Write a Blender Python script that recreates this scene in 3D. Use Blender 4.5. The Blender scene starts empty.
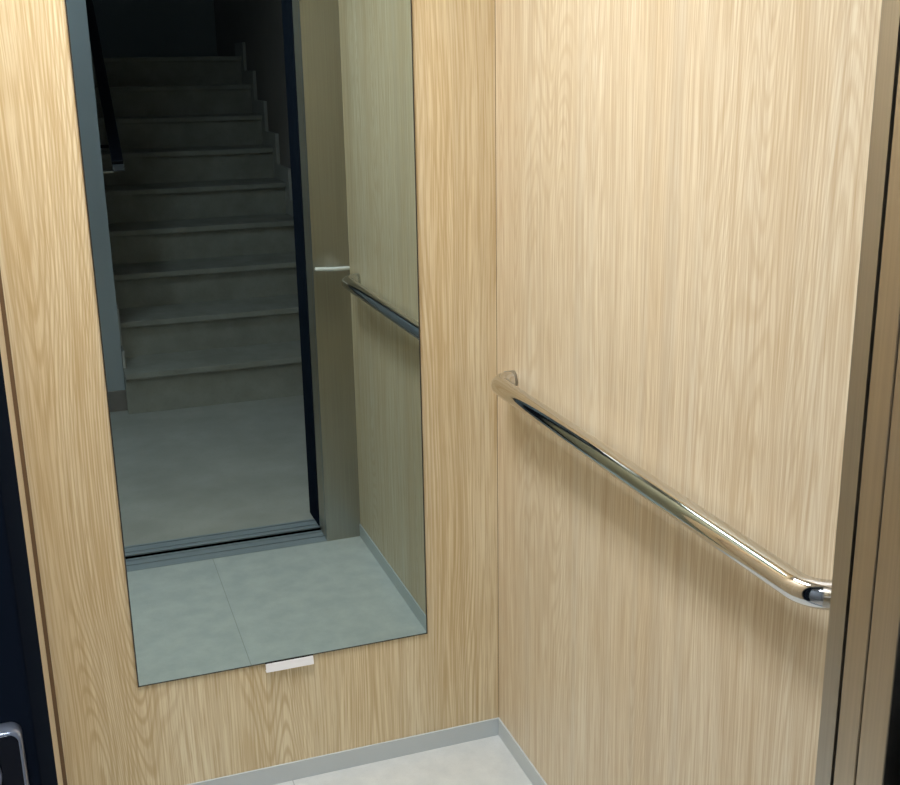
import bpy, bmesh, math, random
from mathutils import Matrix, Vector

random.seed(4)
S = bpy.context.scene
C = S.collection

# ----------------------------------------------------------------- helpers
def new_mat(name):
    m = bpy.data.materials.new(name)
    m.use_nodes = True
    nt = m.node_tree
    return m, nt, nt.nodes["Principled BSDF"]

def N(nt, typ, **kw):
    n = nt.nodes.new(typ)
    for k, v in kw.items():
        if k in n.inputs:
            n.inputs[k].default_value = v
        else:
            setattr(n, k, v)
    return n

def math_node(nt, op, a, b=None):
    n = nt.nodes.new("ShaderNodeMath"); n.operation = op
    for i, v in enumerate((a, b)):
        if v is None: continue
        if isinstance(v, (int, float)): n.inputs[i].default_value = v
        else: nt.links.new(v, n.inputs[i])
    return n.outputs[0]

def srgb(r, g, b):
    f = lambda c: (c/255/12.92 if c/255 <= .04045 else ((c/255+.055)/1.055)**2.4)
    return (f(r), f(g), f(b), 1)

def mix_col(nt, fac, a, b, blend='MIX'):
    n = nt.nodes.new("ShaderNodeMix"); n.data_type = 'RGBA'; n.blend_type = blend
    for sock, v in ((n.inputs[0], fac), (n.inputs[6], a), (n.inputs[7], b)):
        if isinstance(v, (int, float)): sock.default_value = v
        elif isinstance(v, tuple): sock.default_value = v
        else: nt.links.new(v, sock)
    return n.outputs[2]

def ramp(nt, sock, lo, hi):
    n = nt.nodes.new("ShaderNodeMapRange"); n.clamp = True
    n.inputs[1].default_value = lo; n.inputs[2].default_value = hi
    nt.links.new(sock, n.inputs[0])
    return n.outputs[0]

# ----------------------------------------------------------------- materials
def wood_mat(name, seed, base, dark, pale, grey, cathedral):
    m, nt, b = new_mat(name)
    L = nt.links.new
    tc = N(nt, "ShaderNodeTexCoord")
    sx = N(nt, "ShaderNodeSeparateXYZ"); L(tc.outputs["Object"], sx.inputs[0])
    u0 = math_node(nt, 'ADD', sx.outputs[0], sx.outputs[1])
    u0 = math_node(nt, 'ADD', u0, seed)
    z = sx.outputs[2]
    def vec(us, zs, off=0.0, u=None):
        c = N(nt, "ShaderNodeCombineXYZ")
        L(math_node(nt, 'MULTIPLY', u if u is not None else u0, us), c.inputs[0])
        L(math_node(nt, 'MULTIPLY', z, zs), c.inputs[1])
        c.inputs[2].default_value = off + seed*3.1
        return c.outputs[0]
    def noise(v, detail=2.0, rough=.5):
        n = N(nt, "ShaderNodeTexNoise", Scale=1.0, Detail=detail, Roughness=rough)
        L(v, n.inputs["Vector"]); return n.outputs["Fac"]
    # gentle waviness of the fibres
    w = noise(vec(4.0, 1.1, 1.0), 2.0)
    u = math_node(nt, 'ADD', u0, math_node(nt, 'MULTIPLY', math_node(nt, 'SUBTRACT', w, .5), .035))
    fine = noise(vec(270, 4.5, 2.0, u), 2.0, .6)
    med = noise(vec(62, .9, 3.0, u), 3.0, .6)
    wide = noise(vec(11, .22, 4.0, u), 2.0, .55)
    band = noise(vec(4.6, .10, 5.0, u), 1.0)
    tone = noise(vec(17, .25, 6.0, u), 1.0)
    pore = noise(vec(430, 13, 7.0, u), 1.0)
    # contour lines of a stretched field give the arched (cathedral) figure
    f1 = noise(vec(6.5, .62, 8.0), 1.5, .35)
    rings = math_node(nt, 'SINE', math_node(nt, 'MULTIPLY', f1, 340.0))
    rings = ramp(nt, rings, -.1, 1.0)
    fmask = ramp(nt, noise(vec(5.2, .35, 9.0), 1.0), .43, .56)
    col = mix_col(nt, ramp(nt, band, .32, .68), base, pale)
    col = mix_col(nt, math_node(nt, 'MULTIPLY', ramp(nt, tone, .48, .72), .60), col, grey)
    col = mix_col(nt, math_node(nt, 'MULTIPLY', ramp(nt, wide, .50, .78), .50), col, dark)
    col = mix_col(nt, math_node(nt, 'MULTIPLY', ramp(nt, med, .46, .74), .52), col, dark)
    col = mix_col(nt, math_node(nt, 'MULTIPLY', ramp(nt, fine, .44, .64), .62), col, dark)
    light = math_node(nt, 'MULTIPLY', ramp(nt, fine, .48, .28), .30)
    col = mix_col(nt, light, col, pale)
    rmask = math_node(nt, 'MULTIPLY', math_node(nt, 'MULTIPLY', rings, fmask), cathedral)
    col = mix_col(nt, rmask, col, dark)
    col = mix_col(nt, math_node(nt, 'MULTIPLY', ramp(nt, pore, .60, .70), .42), col, dark)
    L(col, b.inputs["Base Color"])
    b.inputs["Roughness"].default_value = .42
    b.inputs["Specular IOR Level"].default_value = .32
    bp = N(nt, "ShaderNodeBump", Strength=.06, Distance=.002)
    L(fine, bp.inputs["Height"]); L(bp.outputs[0], b.inputs["Normal"])
    return m

OAK_BACK = wood_mat("oak laminate, figured", .37, srgb(229,211,174), srgb(194,167,121), srgb(239,227,198), srgb(219,205,175), .58)
OAK_SIDE = wood_mat("oak laminate, straight grain", 2.91, srgb(227,211,183), srgb(197,172,134), srgb(237,226,203), srgb(215,205,186), .34)

def stone_mat(name, c1, c2, scale, rough, speck=.35, bump=.02, joint=None):
    m, nt, b = new_mat(name); L = nt.links.new
    tc = N(nt, "ShaderNodeTexCoord")
    n1 = N(nt, "ShaderNodeTexNoise", Scale=scale, Detail=5.0, Roughness=.6); L(tc.outputs["Object"], n1.inputs["Vector"])
    n2 = N(nt, "ShaderNodeTexNoise", Scale=scale*16, Detail=3.0, Roughness=.7); L(tc.outputs["Object"], n2.inputs["Vector"])
    col = mix_col(nt, ramp(nt, n1.outputs["Fac"], .35, .68), c1, c2)
    dk = tuple(c*.72 for c in c1[:3]) + (1,)
    col = mix_col(nt, math_node(nt, 'MULTIPLY', ramp(nt, n2.outputs["Fac"], .52, .72), speck), col, dk)
    if joint is not None:                       # hairline joint between two floor tiles
        sx = N(nt, "ShaderNodeSeparateXYZ"); L(tc.outputs["Object"], sx.inputs[0])
        d = math_node(nt, 'ABSOLUTE', math_node(nt, 'SUBTRACT', sx.outputs[0], joint))
        line = math_node(nt, 'MULTIPLY', math_node(nt, 'LESS_THAN', d, .0010), .6)
        col = mix_col(nt, line, col, tuple(c*.42 for c in c1[:3]) + (1,))
    L(col, b.inputs["Base Color"])
    b.inputs["Roughness"].default_value = rough
    bp = N(nt, "ShaderNodeBump", Strength=.15, Distance=bump*.1)
    L(n2.outputs["Fac"], bp.inputs["Height"]); L(bp.outputs[0], b.inputs["Normal"])
    return m

TILE = stone_mat("pale grey vinyl tile", srgb(202,207,208), srgb(217,221,221), 14, .45, .30, joint=-.503)
LAND = stone_mat("landing terrazzo tile", srgb(184,181,174), srgb(202,199,192), 4, .5, .30)
STEP = stone_mat("stair stone", srgb(176,172,162), srgb(196,193,184), 7, .5, .35)
PLASTER = stone_mat("painted plaster", srgb(196,201,206), srgb(200,205,210), 3, .8, .06)
WARMPLASTER = stone_mat("stairwell plaster", srgb(176,166,160), srgb(184,174,168), 3, .85, .06)
SKIRTTILE = stone_mat("skirting tile", srgb(150,140,134), srgb(162,152,146), 8, .5, .2)
PALEEDGE = stone_mat("stepped skirting stone", srgb(206,203,198), srgb(216,213,208), 8, .45, .2)

def metal_mat(name, col, rough, streak=None, aniso=0.0, metallic=1.0):
    m, nt, b = new_mat(name); L = nt.links.new
    b.inputs["Base Color"].default_value = col
    b.inputs["Metallic"].default_value = metallic
    b.inputs["Roughness"].default_value = rough
    if streak:
        tc = N(nt, "ShaderNodeTexCoord")
        mp = N(nt, "ShaderNodeMapping"); mp.inputs["Scale"].default_value = streak
        L(tc.outputs["Object"], mp.inputs[0])
        n = N(nt, "ShaderNodeTexNoise", Scale=1.0, Detail=3.0, Roughness=.6); L(mp.outputs[0], n.inputs["Vector"])
        c2 = tuple(x*.90 for x in col[:3]) + (1,)
        L(mix_col(nt, ramp(nt, n.outputs["Fac"], .35, .65), col, c2), b.inputs["Base Color"])
        big = N(nt, "ShaderNodeTexNoise", Scale=9.0, Detail=3.0); L(tc.outputs["Object"], big.inputs["Vector"])
        r = math_node(nt, 'ADD', math_node(nt, 'MULTIPLY', ramp(nt, big.outputs["Fac"], .4, .7), .10), rough)
        L(r, b.inputs["Roughness"])
        b.inputs["Anisotropic"].default_value = aniso
    return m

CHROME = metal_mat("polished stainless tube", srgb(214,214,214), .06)
STUBMETAL = metal_mat("satin stainless rose", srgb(206,206,206), .34)
STEEL = metal_mat("brushed stainless", srgb(186,182,174), .33, streak=(260, 260, 3), aniso=.35)
DOORSTEEL = metal_mat("brushed door steel", srgb(198,188,172), .36, streak=(260, 260, 3), aniso=.35)
SILLALU = metal_mat("aluminium sill", srgb(172,182,192), .42, streak=(3, 300, 300), aniso=0, metallic=.2)
SKIRT = metal_mat("satin aluminium skirting", srgb(198,206,210), .40, metallic=0)
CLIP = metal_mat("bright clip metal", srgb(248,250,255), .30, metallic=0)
MIRROR = metal_mat("grey tinted mirror", (.395, .478, .462, 1), .0)
MEDGE = metal_mat("dark mirror edge", srgb(58,56,50), .4, metallic=0)
NAVY = metal_mat("navy black enamel", srgb(31,38,51), .65, metallic=0)
for m_ in (NAVY,): m_.node_tree.nodes["Principled BSDF"].inputs["Specular IOR Level"].default_value = 0.0
NAVYRAIL = metal_mat("black rail paint", srgb(12,15,28), .4, metallic=0)
CAPGREY = metal_mat("grey end cap", srgb(96,98,104), .5, metallic=0)
BLACK = metal_mat("dark gap", srgb(5,5,7), .9, metallic=0)
BLACK.node_tree.nodes["Principled BSDF"].inputs["Specular IOR Level"].default_value = 0.0
SEAM = metal_mat("corner seam", srgb(112,88,62), .7, metallic=0)
PANELBLACK = metal_mat("call panel enamel", srgb(20,24,38), .25, metallic=0)
PANELRIM = metal_mat("call panel rim", srgb(190,195,210), .28, metallic=.4)
WHITE = metal_mat("white lining", srgb(228,228,226), .6, metallic=0)

def emit(name, col, s):
    m, nt, b = new_mat(name)
    b.inputs["Base Color"].default_value = (.8,.8,.8,1)
    b.inputs["Emission Color"].default_value = col
    b.inputs["Emission Strength"].default_value = s
    return m

# ----------------------------------------------------------------- geometry
def box(bm, x0, x1, y0, y1, z0, z1, bev=0.0):
    r = bmesh.ops.create_cube(bm, size=1.0)
    vs = r["verts"]
    for v in vs:
        v.co = Vector(((x0+x1)/2 + v.co.x*(x1-x0), (y0+y1)/2 + v.co.y*(y1-y0), (z0+z1)/2 + v.co.z*(z1-z0)))
    if bev:
        es = list({e for v in vs for e in v.link_edges})
        bmesh.ops.bevel(bm, geom=es, offset=bev, segments=2, affect='EDGES', profile=.5)

def tube(bm, pts, r, seg=24, caps=True):
    pts = [Vector(p) for p in pts]
    n = len(pts); rings = []
    t0 = (pts[1]-pts[0]).normalized()
    up = Vector((0,0,1)) if abs(t0.z) < .9 else Vector((0,1,0))
    a = t0.cross(up).normalized()
    for i, p in enumerate(pts):
        t = ((pts[min(i+1,n-1)]-p).normalized() + (p-pts[max(i-1,0)]).normalized()).normalized()
        a = (a - t*a.dot(t)).normalized(); b = t.cross(a)
        rings.append([bm.verts.new(p + r*(math.cos(2*math.pi*k/seg)*a + math.sin(2*math.pi*k/seg)*b)) for k in range(seg)])
    for i in range(n-1):
        for k in range(seg):
            f = bm.faces.new((rings[i][k], rings[i][(k+1)%seg], rings[i+1][(k+1)%seg], rings[i+1][k])); f.smooth = True
    if caps:
        bm.faces.new(rings[0][::-1]); bm.faces.new(rings[-1])

def disc(bm, c, axis, r, h, seg=40, bev=.0015):
    """short turned disc starting at c and extending h along axis"""
    axis = Vector(axis).normalized(); c = Vector(c)
    prof = [(0,r), (h-bev,r), (h-.3*bev,r-.3*bev), (h,r-bev)]
    up = Vector((0,0,1)) if abs(axis.z) < .9 else Vector((0,1,0))
    a = axis.cross(up).normalized(); b = axis.cross(a)
    rs = [[bm.verts.new(c + axis*d + q*(math.cos(2*math.pi*k/seg)*a + math.sin(2*math.pi*k/seg)*b)) for k in range(seg)] for d, q in prof]
    for i in range(len(rs)-1):
        for k in range(seg):
            bm.faces.new((rs[i][k], rs[i][(k+1)%seg], rs[i+1][(k+1)%seg], rs[i+1][k])).smooth = True
    bm.faces.new(rs[0][::-1]); bm.faces.new(rs[-1])

def obj(name, bm, mat, parent=None, mats=None):
    bmesh.ops.recalc_face_normals(bm, faces=bm.faces)
    me = bpy.data.meshes.new(name); bm.to_mesh(me); bm.free()
    for m in (mats or [mat]): me.materials.append(m)
    o = bpy.data.objects.new(name, me); C.objects.link(o)
    if parent: 
        o.parent = parent
        o.matrix_parent_inverse = Matrix.Translation(parent.location).inverted()
    return o

def bx(name, dims, mat, parent=None, bev=0.0):
    bm = bmesh.new(); box(bm, *dims, bev); return obj(name, bm, mat, parent)

def boxes(name, lst, mat, parent=None, bev=0.0):
    bm = bmesh.new()
    for d in lst: box(bm, *d, bev)
    return obj(name, bm, mat, parent)

def empty(name, loc):
    o = bpy.data.objects.new(name, None); o.location = loc; o.empty_display_size = .1; C.objects.link(o); return o

def tag(o, label, cat, group=None):
    o["label"] = label; o["category"] = cat
    if group: o["group"] = group
    return o

def struct(o, label=None, cat=None):
    o["kind"] = "structure"
    if label: o["label"] = label
    if cat: o["category"] = cat
    return o

# ----------------------------------------------------------------- dimensions
XL, XR = -.983, 0.0            # cabin side walls
DEP = 1.2728                   # cabin depth (front at y = -DEP)
JL, JR = -.938, -.1188         # clear opening
H = 2.40                       # cabin height
SK = .0455                     # skirting height

# ----------------------------------------------------------------- cabin shell
struct(bx("floor", (XL-.02, XR+.02, -DEP, .02, -.03, 0), TILE), "pale grey speckled tile floor of the lift cabin", "floor")
struct(bx("wall_back", (XL+.0076, XR-.0012, .004, .03, .0, H), OAK_BACK), "light oak laminate back wall of the lift cabin behind the mirror", "wall")
struct(bx("wall_right", (XR, XR+.03, -DEP, .03, 0, H), OAK_SIDE), "light oak laminate side wall carrying the chrome handrail", "wall")
struct(bx("wall_left", (XL-.03, XL, -DEP, .03, 0, H), OAK_SIDE), "light oak side wall seen as a thin strip beside the black jamb", "wall")
# dark seams where the laminate panels meet
struct(boxes("trim_1", [(XR-.0012, XR, .0042, .02, SK, H)], SEAM), "thin dark seam between back wall and right wall", "trim")
struct(boxes("trim_2", [(XL-.0002, XL+.0078, .0005, .02, SK, H)], SEAM), "thin brown seam at the left corner of the back wall", "trim")
# front returns, header
struct(boxes("wall_front", [(JR, XR+.03, -1.2985, -DEP, 0, H), (XL-.03, JL, -1.2985, -DEP, 0, H), (JL, JR, -1.2985, -DEP, 2.05, H)], STEEL),
       "brushed stainless front return of the cabin beside the doorway", "wall")
struct(bx("ceiling", (XL-.03, XR+.03, -DEP, .03, H, H+.03), WHITE), "white ceiling of the lift cabin", "ceiling")
struct(bx("baseboard_back", (XL, XR, 0, .006, 0, SK), SKIRT, bev=.0006), "low satin grey aluminium skirting under the back wall", "skirting")
struct(bx("baseboard_right", (XR-.004, XR+.002, -DEP, 0, 0, SK), SKIRT, bev=.0006), "low satin grey aluminium skirting under the right wall", "skirting")
struct(bx("baseboard_left", (XL-.002, XL+.004, -DEP, 0, 0, SK), SKIRT, bev=.0006), "low satin grey aluminium skirting under the left wall", "skirting")

# ----------------------------------------------------------------- mirror
MX0, MX1, MZ0, MZ1 = -.8137, -.1754, .3039, 1.98
mir = empty("wall_mirror", (-.4945, 0, MZ0))
tag(mir, "tall grey-tinted rectangular mirror on the oak back wall, reflecting the stairs", "mirror")
bm = bmesh.new(); box(bm, MX0, MX1, 0.0, .004, MZ0, MZ1)
g = obj("glass_panel", bm, MIRROR, mir, mats=[MIRROR, MEDGE])
for p in g.data.polygons:
    p.material_index = 0 if p.normal.y < -.9 else 1
ew = .0024
boxes("edge_strip", [(MX0, MX0+ew, -.0003, .001, MZ0, MZ1), (MX1-ew, MX1, -.0003, .001, MZ0, MZ1), (MX0, MX1, -.0003, .001, MZ0, MZ0+ew)], MEDGE, mir)
# bottom clip: a folded lip that carries the glass
bm = bmesh.new()
cx0, cx1 = -.546, -.441
box(bm, cx0, cx1, -.0042, -.0026, .2855, .3045, .0004)
for v in bm.verts:                                  # the lip leans out towards its foot
    v.co.y -= (.3045 - v.co.z) * .20
box(bm, cx0, cx1, -.0070, .004, .2850, .2868, .0004)
clip = obj("mirror_clip", bm, CLIP, mir)
clip["label"] = "bright metal clip under the bottom edge"
bx("clip_shadow_line", (cx0, cx1, -.0034, -.0002, .3040, .3049), BLACK, clip)  # black strip in place of the shadow and reflection line above the clip

# ----------------------------------------------------------------- handrail
HR_, RR, RX = .9085, .0188, -.047
def rail_path(x_off, ya, yb, z, wall=0.0, bend=.046, n=10):
    pts = [(wall, ya, z), (wall+x_off+bend, ya, z)] if abs(x_off) > bend else [(wall, ya, z)]
    s = -1 if x_off < 0 else 1
    b = min(bend, abs(x_off)*.98)
    pts = [(wall, ya, z)]
    for i in range(n+1):
        a = math.pi/2*i/n
        pts.append((wall + x_off - s*b + s*b*math.sin(a), ya - b + b*math.cos(a), z))
    for i in range(n+1):
        a = math.pi/2*(1-i/n)
        pts.append((wall + x_off - s*b + s*b*math.sin(a), yb + b - b*math.cos(a), z))
    pts.append((wall, yb, z))
    return pts
YA, YB = -.0925, -1.160
hr = empty("handrail", (-.02, (YA+YB)/2, HR_))
tag(hr, "polished stainless tubular handrail on the right oak wall", "handrail")
bm = bmesh.new(); tube(bm, rail_path(RX, YA, YB, HR_), RR, 40)
obj("rail_tube", bm, CHROME, hr)
for y in (YA, YB):
    bm = bmesh.new(); disc(bm, (0.0, y, HR_), (-1,0,0), RR+.0005, .020, 40, .0004)
    f = obj("wall_fixing", bm, STUBMETAL, hr)

# ----------------------------------------------------------------- bar added on the front return to stand in for a highlight
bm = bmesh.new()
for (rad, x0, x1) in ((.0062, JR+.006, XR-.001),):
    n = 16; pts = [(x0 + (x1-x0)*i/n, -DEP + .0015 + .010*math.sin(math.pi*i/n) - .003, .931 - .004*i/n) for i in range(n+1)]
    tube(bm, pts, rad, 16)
tag(obj("highlight_bar", bm, CLIP), "slim bright bar added as a highlight across the brushed steel front return", "highlight bar")

# ----------------------------------------------------------------- cabin sliding doors, parked in the pocket on the right
def leaf(name, y0, y1, z0, z1, mat, label, xw=.46):
    o = empty(name, (JR + xw/2, (y0+y1)/2, z0))
    tag(o, label, "door", "parked sliding door leaves")
    bx("door_panel", (JR, JR+xw, y0, y1, z0, z1), mat, o, bev=.0013)
    return o
leaf("sliding_door_leaf", -1.3355, -1.3030, .006, 2.06, DOORSTEEL, "brushed steel sliding door leaf edge, next to the cabin return")
leaf("sliding_door_leaf", -1.3775, -1.3378, .006, 2.06, DOORSTEEL, "brushed steel sliding door leaf edge, next to the black landing frame")

# sills
def sill(name, y0, y1, grooves, label, gw=.006):
    lst = []; ys = [y0]
    for g_ in grooves: ys += [g_-gw/2, g_+gw/2]
    ys.append(y1)
    o = empty(name, (-.5, (y0+y1)/2, -.03)); tag(o, label, "door sill", "door sills")
    for a, b in zip(ys[::2], ys[1::2]): lst.append((-1.10, .36, a, b, -.003, .0015))
    boxes("sill_plate", lst, SILLALU, o, bev=.0006)
    bx("groove_bed", (-1.10, .36, y0, y1, -.03, -.003), BLACK, o)
    return o
sill("door_sill", -1.372, -DEP-.0005, [-1.3572, -1.319, ], "grooved aluminium sill on the cabin side of the dark gap")
# order grooves from y0 upward for the landing side
sill("door_sill", -1.482, -1.401, [-1.4675, -1.4275], "grooved aluminium sill on the landing side of the dark gap")
struct(bx("trim_3", (-1.10, .36, -1.401, -1.372, -.26, -.24), BLACK), "dark running gap between the two sills", "gap")

# ----------------------------------------------------------------- landing door frame (navy black)
FY0, FY1 = -1.545, -1.382
fr = boxes("door_1", [(JR+.001, JR+.16, FY0, -1.478, 0, 2.24), (-1.065, -.9165, FY0, FY1, 0, 2.24), (-.9165, JR+.001, FY0, -1.478, 2.05, 2.24)], NAVY, bev=.002)
struct(fr, "navy black metal landing door frame around the lift opening", "door frame")
leaf("landing_door_leaf", -1.4335, -1.385-.016, .006, 2.06, NAVY, "navy black landing door leaf edge beside the steel cabin door")
leaf("landing_door_leaf", -1.474, -1.437, .006, 2.06, NAVY, "navy black landing door leaf edge beside the landing frame")

# call panel on the left jamb
PY = FY0
pn = empty("call_panel", (-.974, PY, .93))
tag(pn, "dark lift call panel with bright rounded rim on the black left jamb", "call panel")
def rrect(bm, x0, x1, z0, z1, y0, y1, r, inset=0.0, seg=8):
    ring = []
    for cx, cz, a0 in ((x1-r, z1-r, 0), (x0+r, z1-r, 90), (x0+r, z0+r, 180), (x1-r, z0+r, 270)):
        for i in range(seg+1):
            a = math.radians(a0 + 90*i/seg); ring.append((cx + r*math.cos(a), cz + r*math.sin(a)))
    cx, cz = (x0+x1)/2, (z0+z1)/2
    def lay(y, k):
        return [bm.verts.new((cx + (x-cx)*(1-k/(abs(x1-x0)/2)), y, cz + (z_-cz)*(1-k/(abs(z1-z0)/2)))) for x, z_ in ring]
    ls = [lay(y1, 0), lay(y0+inset, 0), lay(y0, inset)]
    for A, B in zip(ls, ls[1:]):
        for i in range(len(ring)):
            j = (i+1) % len(ring); bm.faces.new((A[i], A[j], B[j], B[i])).smooth = True
    bm.faces.new(ls[0]); bm.faces.new(ls[-1][::-1])
PX0, PX1, PZ0, PZ1 = -1.024, -.9235, .930, 1.172
bm = bmesh.new(); rrect(bm, PX0, PX1, PZ0, PZ1, PY-.012, PY+.001, .007, .0013); obj("panel_rim", bm, PANELRIM, pn)
bm = bmesh.new(); rrect(bm, PX0+.0017, PX1-.0017, PZ0+.0017, PZ1-.0017, PY-.0126, PY-.010, .006, .0006); obj("panel_face", bm, PANELBLACK, pn)
bm = bmesh.new(); disc(bm, (-.9565, PY-.0128, 1.1465), (0,-1,0), .0200, .004, 40); bt = obj("call_button", bm, PANELRIM, pn)
bm = bmesh.new(); disc(bm, (-.9565, PY-.0168, 1.1465), (0,-1,0), .0165, .0012, 40, .0005); obj("button_cap", bm, PANELBLACK, bt)

# ----------------------------------------------------------------- landing
LZ = 2.55
WL, WR = -1.75, .95
YE = -3.13                     # wall face opposite the lift
SXL, SXR = -.645, .424         # stair flight
struct(bx("floor_landing", (WL, WR, -3.128, -1.482, -.05, 0), LAND), "beige terrazzo landing floor at the foot of the stairs", "floor")
struct(boxes("wall_landing_front", [(WL, -1.065, -1.52, -1.40, 0, LZ), (JR+.16, WR, -1.52, -1.478, 0, LZ), (-1.065, JR+.16, -1.52, -1.40, 2.24, LZ)], PLASTER),
       "painted landing wall around the lift door frame", "wall")
struct(bx("ceiling_landing", (WL, WR, -3.13, -1.40, LZ, LZ+.05), WHITE), "ceiling of the stair landing", "ceiling")
struct(bx("wall_landing_left", (WL-.1, WL, -3.2, -1.4, 0, LZ), PLASTER), "left side wall of the landing", "wall")
struct(bx("wall_landing_right", (WR, WR+.1, -3.2, -1.4, 0, LZ), WARMPLASTER), "right side wall of the landing", "wall")
struct(bx("wall_stair_left", (WL, SXL, -6.9, YE, 0, 3.9), PLASTER), "pale blue grey wall end beside the foot of the stairs", "wall")
struct(bx("baseboard_landing", (WL, SXL+.011, YE-.03, YE+.010, 0, .098), SKIRTTILE, bev=.001), "dark tile skirting at the foot of the pale wall end", "skirting")
struct(bx("wall_stair_right", (SXR, WR+.1, -6.9, -3.10, 0, 3.9), WARMPLASTER), "dim plaster wall on the far side of the stairs", "wall")
struct(bx("wall_stair_end", (WL, WR+.1, -7.0, -6.75, 0, 3.9), PLASTER), "dim end wall above the stairs", "wall")
struct(bx("ceiling_stair", (SXL, SXR, -6.9, -3.13, 3.6, 3.7), WHITE), "dark ceiling above the stairs", "ceiling")
struct(bx("wall_stair_head", (SXL, SXR, -3.16, -3.10, LZ, 3.7), PLASTER), "downstand wall above the foot of the stairs", "wall")

# stairs
RISE, GO, Y0, NS = .1782, .315, 3.02, 9
Z0 = .0225                    # the first riser is a little taller
st = empty("staircase", ((SXL+SXR)/2, -(Y0+.03), 0))
tag(st, "dim grey stone staircase rising from the landing, seen in the mirror", "staircase")
for i in range(NS):
    yn = -(Y0 + GO*i); zt = Z0 + RISE*(i+1)
    back = yn - GO - .03 if i < NS-1 else -6.745
    rs = bx("step", (SXL+.002, SXR-.002, back, yn-.03, 0 if i == 0 else zt-RISE-.03, zt-.028), STEP, st)
    bx("tread_slab", (SXL+.002, SXR-.002, back, yn, zt-.028, zt), STEP, rs, bev=.003)
    for side in (0, 1):      # upright of the stepped skirting on either wall
        x0, x1 = (SXL+.002, SXL+.014) if side == 0 else (SXR-.022, SXR-.002)
        bm = bmesh.new()
        lim = YE - .002 if side == 0 else -3.102
        box(bm, x0, x1, yn-.031, min(yn+.085, lim), zt-RISE+(.0015 if i else -Z0+.0015), zt+.085, .001) if i or side else None
        box(bm, x0, x1, yn-GO+.080, min(yn-.031, lim), zt+.0005, zt+.085, .001)
        sk = obj("stepped_skirting", bm, PALEEDGE, rs)

# stair handrail on the left wall
rl = empty("stair_handrail", (-.576, -3.16, 1.10))
tag(rl, "black flat handrail climbing the left wall of the stairs, seen in the mirror", "handrail")
a0 = Vector((-.576, -3.16, 1.145)); d = Vector((0, -GO, RISE)).normalized(); Ln = 3.0
bm = bmesh.new(); box(bm, -.025, .025, -.012, .012, 0, Ln, .003)
M = Matrix.Translation(a0) @ Vector((0,0,1)).rotation_difference(d).to_matrix().to_4x4()
bmesh.ops.transform(bm, matrix=M, verts=bm.verts)
obj("rail_bar", bm, NAVYRAIL, rl)
bm = bmesh.new(); box(bm, -.601, -.551, -3.166, -3.142, 1.112, 1.140, .002); obj("end_cap", bm, CAPGREY, rl)
bm = bmesh.new(); box(bm, SXL, -.598, -3.172, -3.150, 1.104, 1.112, .001); obj("wall_bracket", bm, STUBMETAL, rl)
for k in (.25, 1.5, 2.6):
    c = a0 + d*k
    bm = bmesh.new(); tube(bm, [(SXL, c.y, c.z-.06), (-.59, c.y, c.z-.06), (-.578, c.y, c.z-.05), (-.576, c.y, c.z-.012)], .007, 12)
    obj("wall_bracket", bm, NAVYRAIL, rl)

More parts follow.
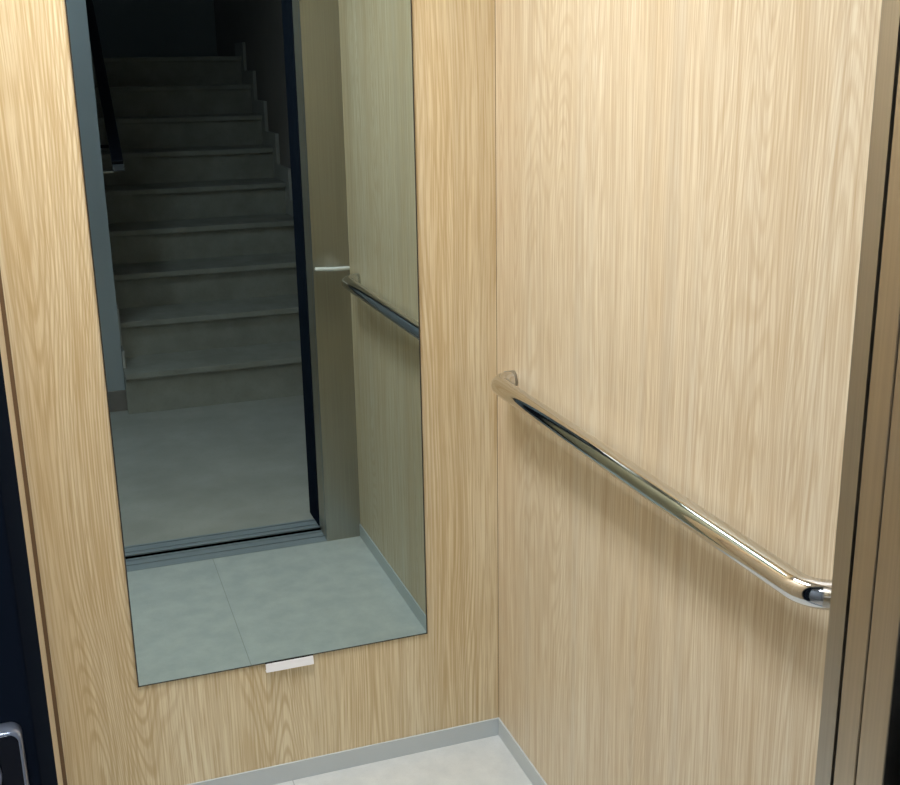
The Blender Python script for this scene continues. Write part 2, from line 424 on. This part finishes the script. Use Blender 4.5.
# ----------------------------------------------------------------- lamps
def ceiling_lamp(name, x, y, z, sx, sy, strength, col, label):
    o = empty(name, (x, y, z)); tag(o, label, "ceiling light")
    boxes("lamp_frame", [(x-sx/2-.02, x+sx/2+.02, y-sy/2-.02, y-sy/2, z-.014, z), (x-sx/2-.02, x+sx/2+.02, y+sy/2, y+sy/2+.02, z-.014, z),
                         (x-sx/2-.02, x-sx/2, y-sy/2, y+sy/2, z-.014, z), (x+sx/2, x+sx/2+.02, y-sy/2, y+sy/2, z-.014, z)], WHITE, o)
    bx("diffuser", (x-sx/2, x+sx/2, y-sy/2, y+sy/2, z-.012, z-.002), emit(name+" glow", col, strength), o)
    return o
def area(name, parent, x, y, z, sx, sy, power, col, spread):
    d = bpy.data.lights.new(name, 'AREA'); d.shape = 'RECTANGLE'; d.size = sx; d.size_y = sy
    d.energy = power; d.color = col; d.spread = math.radians(spread)
    o = bpy.data.objects.new(name, d); C.objects.link(o)
    o.parent = parent; o.matrix_parent_inverse = Matrix.Translation(parent.location).inverted(); o.location = (x, y, z)
l1 = ceiling_lamp("ceiling_light", -.65, -.62, H, .27, .80, 9.5, (.97, .985, 1.0, 1), "square white LED panel in the cabin ceiling")
area("led_emitter", l1, -.65, -.62, H-.013, .27, .80, 11, (.97, .985, 1.0), 120)
l2 = ceiling_lamp("landing_light", -.95, -2.2, LZ, .25, .25, 52.0, (.80, .90, 1.0, 1), "small dim ceiling light on the landing")

l3 = ceiling_lamp("stair_fill", -.1, -6.3, 3.6, .2, .2, 2.2, (.62, .74, 1.0, 1), "unseen bluish fill lamp added above the top of the stairs")  # invented fill, lifts the black zone at the stair head

w = bpy.data.worlds.new("World"); S.world = w; w.use_nodes = True
w.node_tree.nodes["Background"].inputs[0].default_value = (.5, .6, .8, 1)
w.node_tree.nodes["Background"].inputs[1].default_value = .01

# ----------------------------------------------------------------- camera
yaw, pit, rol = .33510, .28350, .01750
f, cam_loc = 1121.0172, (-.8720, -2.1852, 1.5415)
cy, sy, cp, sp = math.cos(yaw), math.sin(yaw), math.cos(pit), math.sin(pit)
fwd = Vector((sy*cp, cy*cp, -sp)); right = Vector((cy, -sy, 0)); down = fwd.cross(right)
r2 = math.cos(rol)*right + math.sin(rol)*down; d2 = -math.sin(rol)*right + math.cos(rol)*down
cam = bpy.data.cameras.new("camera"); co = bpy.data.objects.new("camera", cam); C.objects.link(co)
cam.sensor_fit = 'HORIZONTAL'; cam.sensor_width = 36; cam.lens = f/900*36; cam.clip_start = .02; cam.clip_end = 60
mw = Matrix((( r2.x, -d2.x, -fwd.x, cam_loc[0]), (r2.y, -d2.y, -fwd.y, cam_loc[1]), (r2.z, -d2.z, -fwd.z, cam_loc[2]), (0,0,0,1)))
co.matrix_world = mw
S.camera = co

S.view_settings.view_transform = 'Standard'; S.view_settings.look = 'None'
S.view_settings.gamma = 1; S.view_settings.use_curve_mapping = False
S.view_settings.exposure = 0.0
S.cycles.use_denoising = True
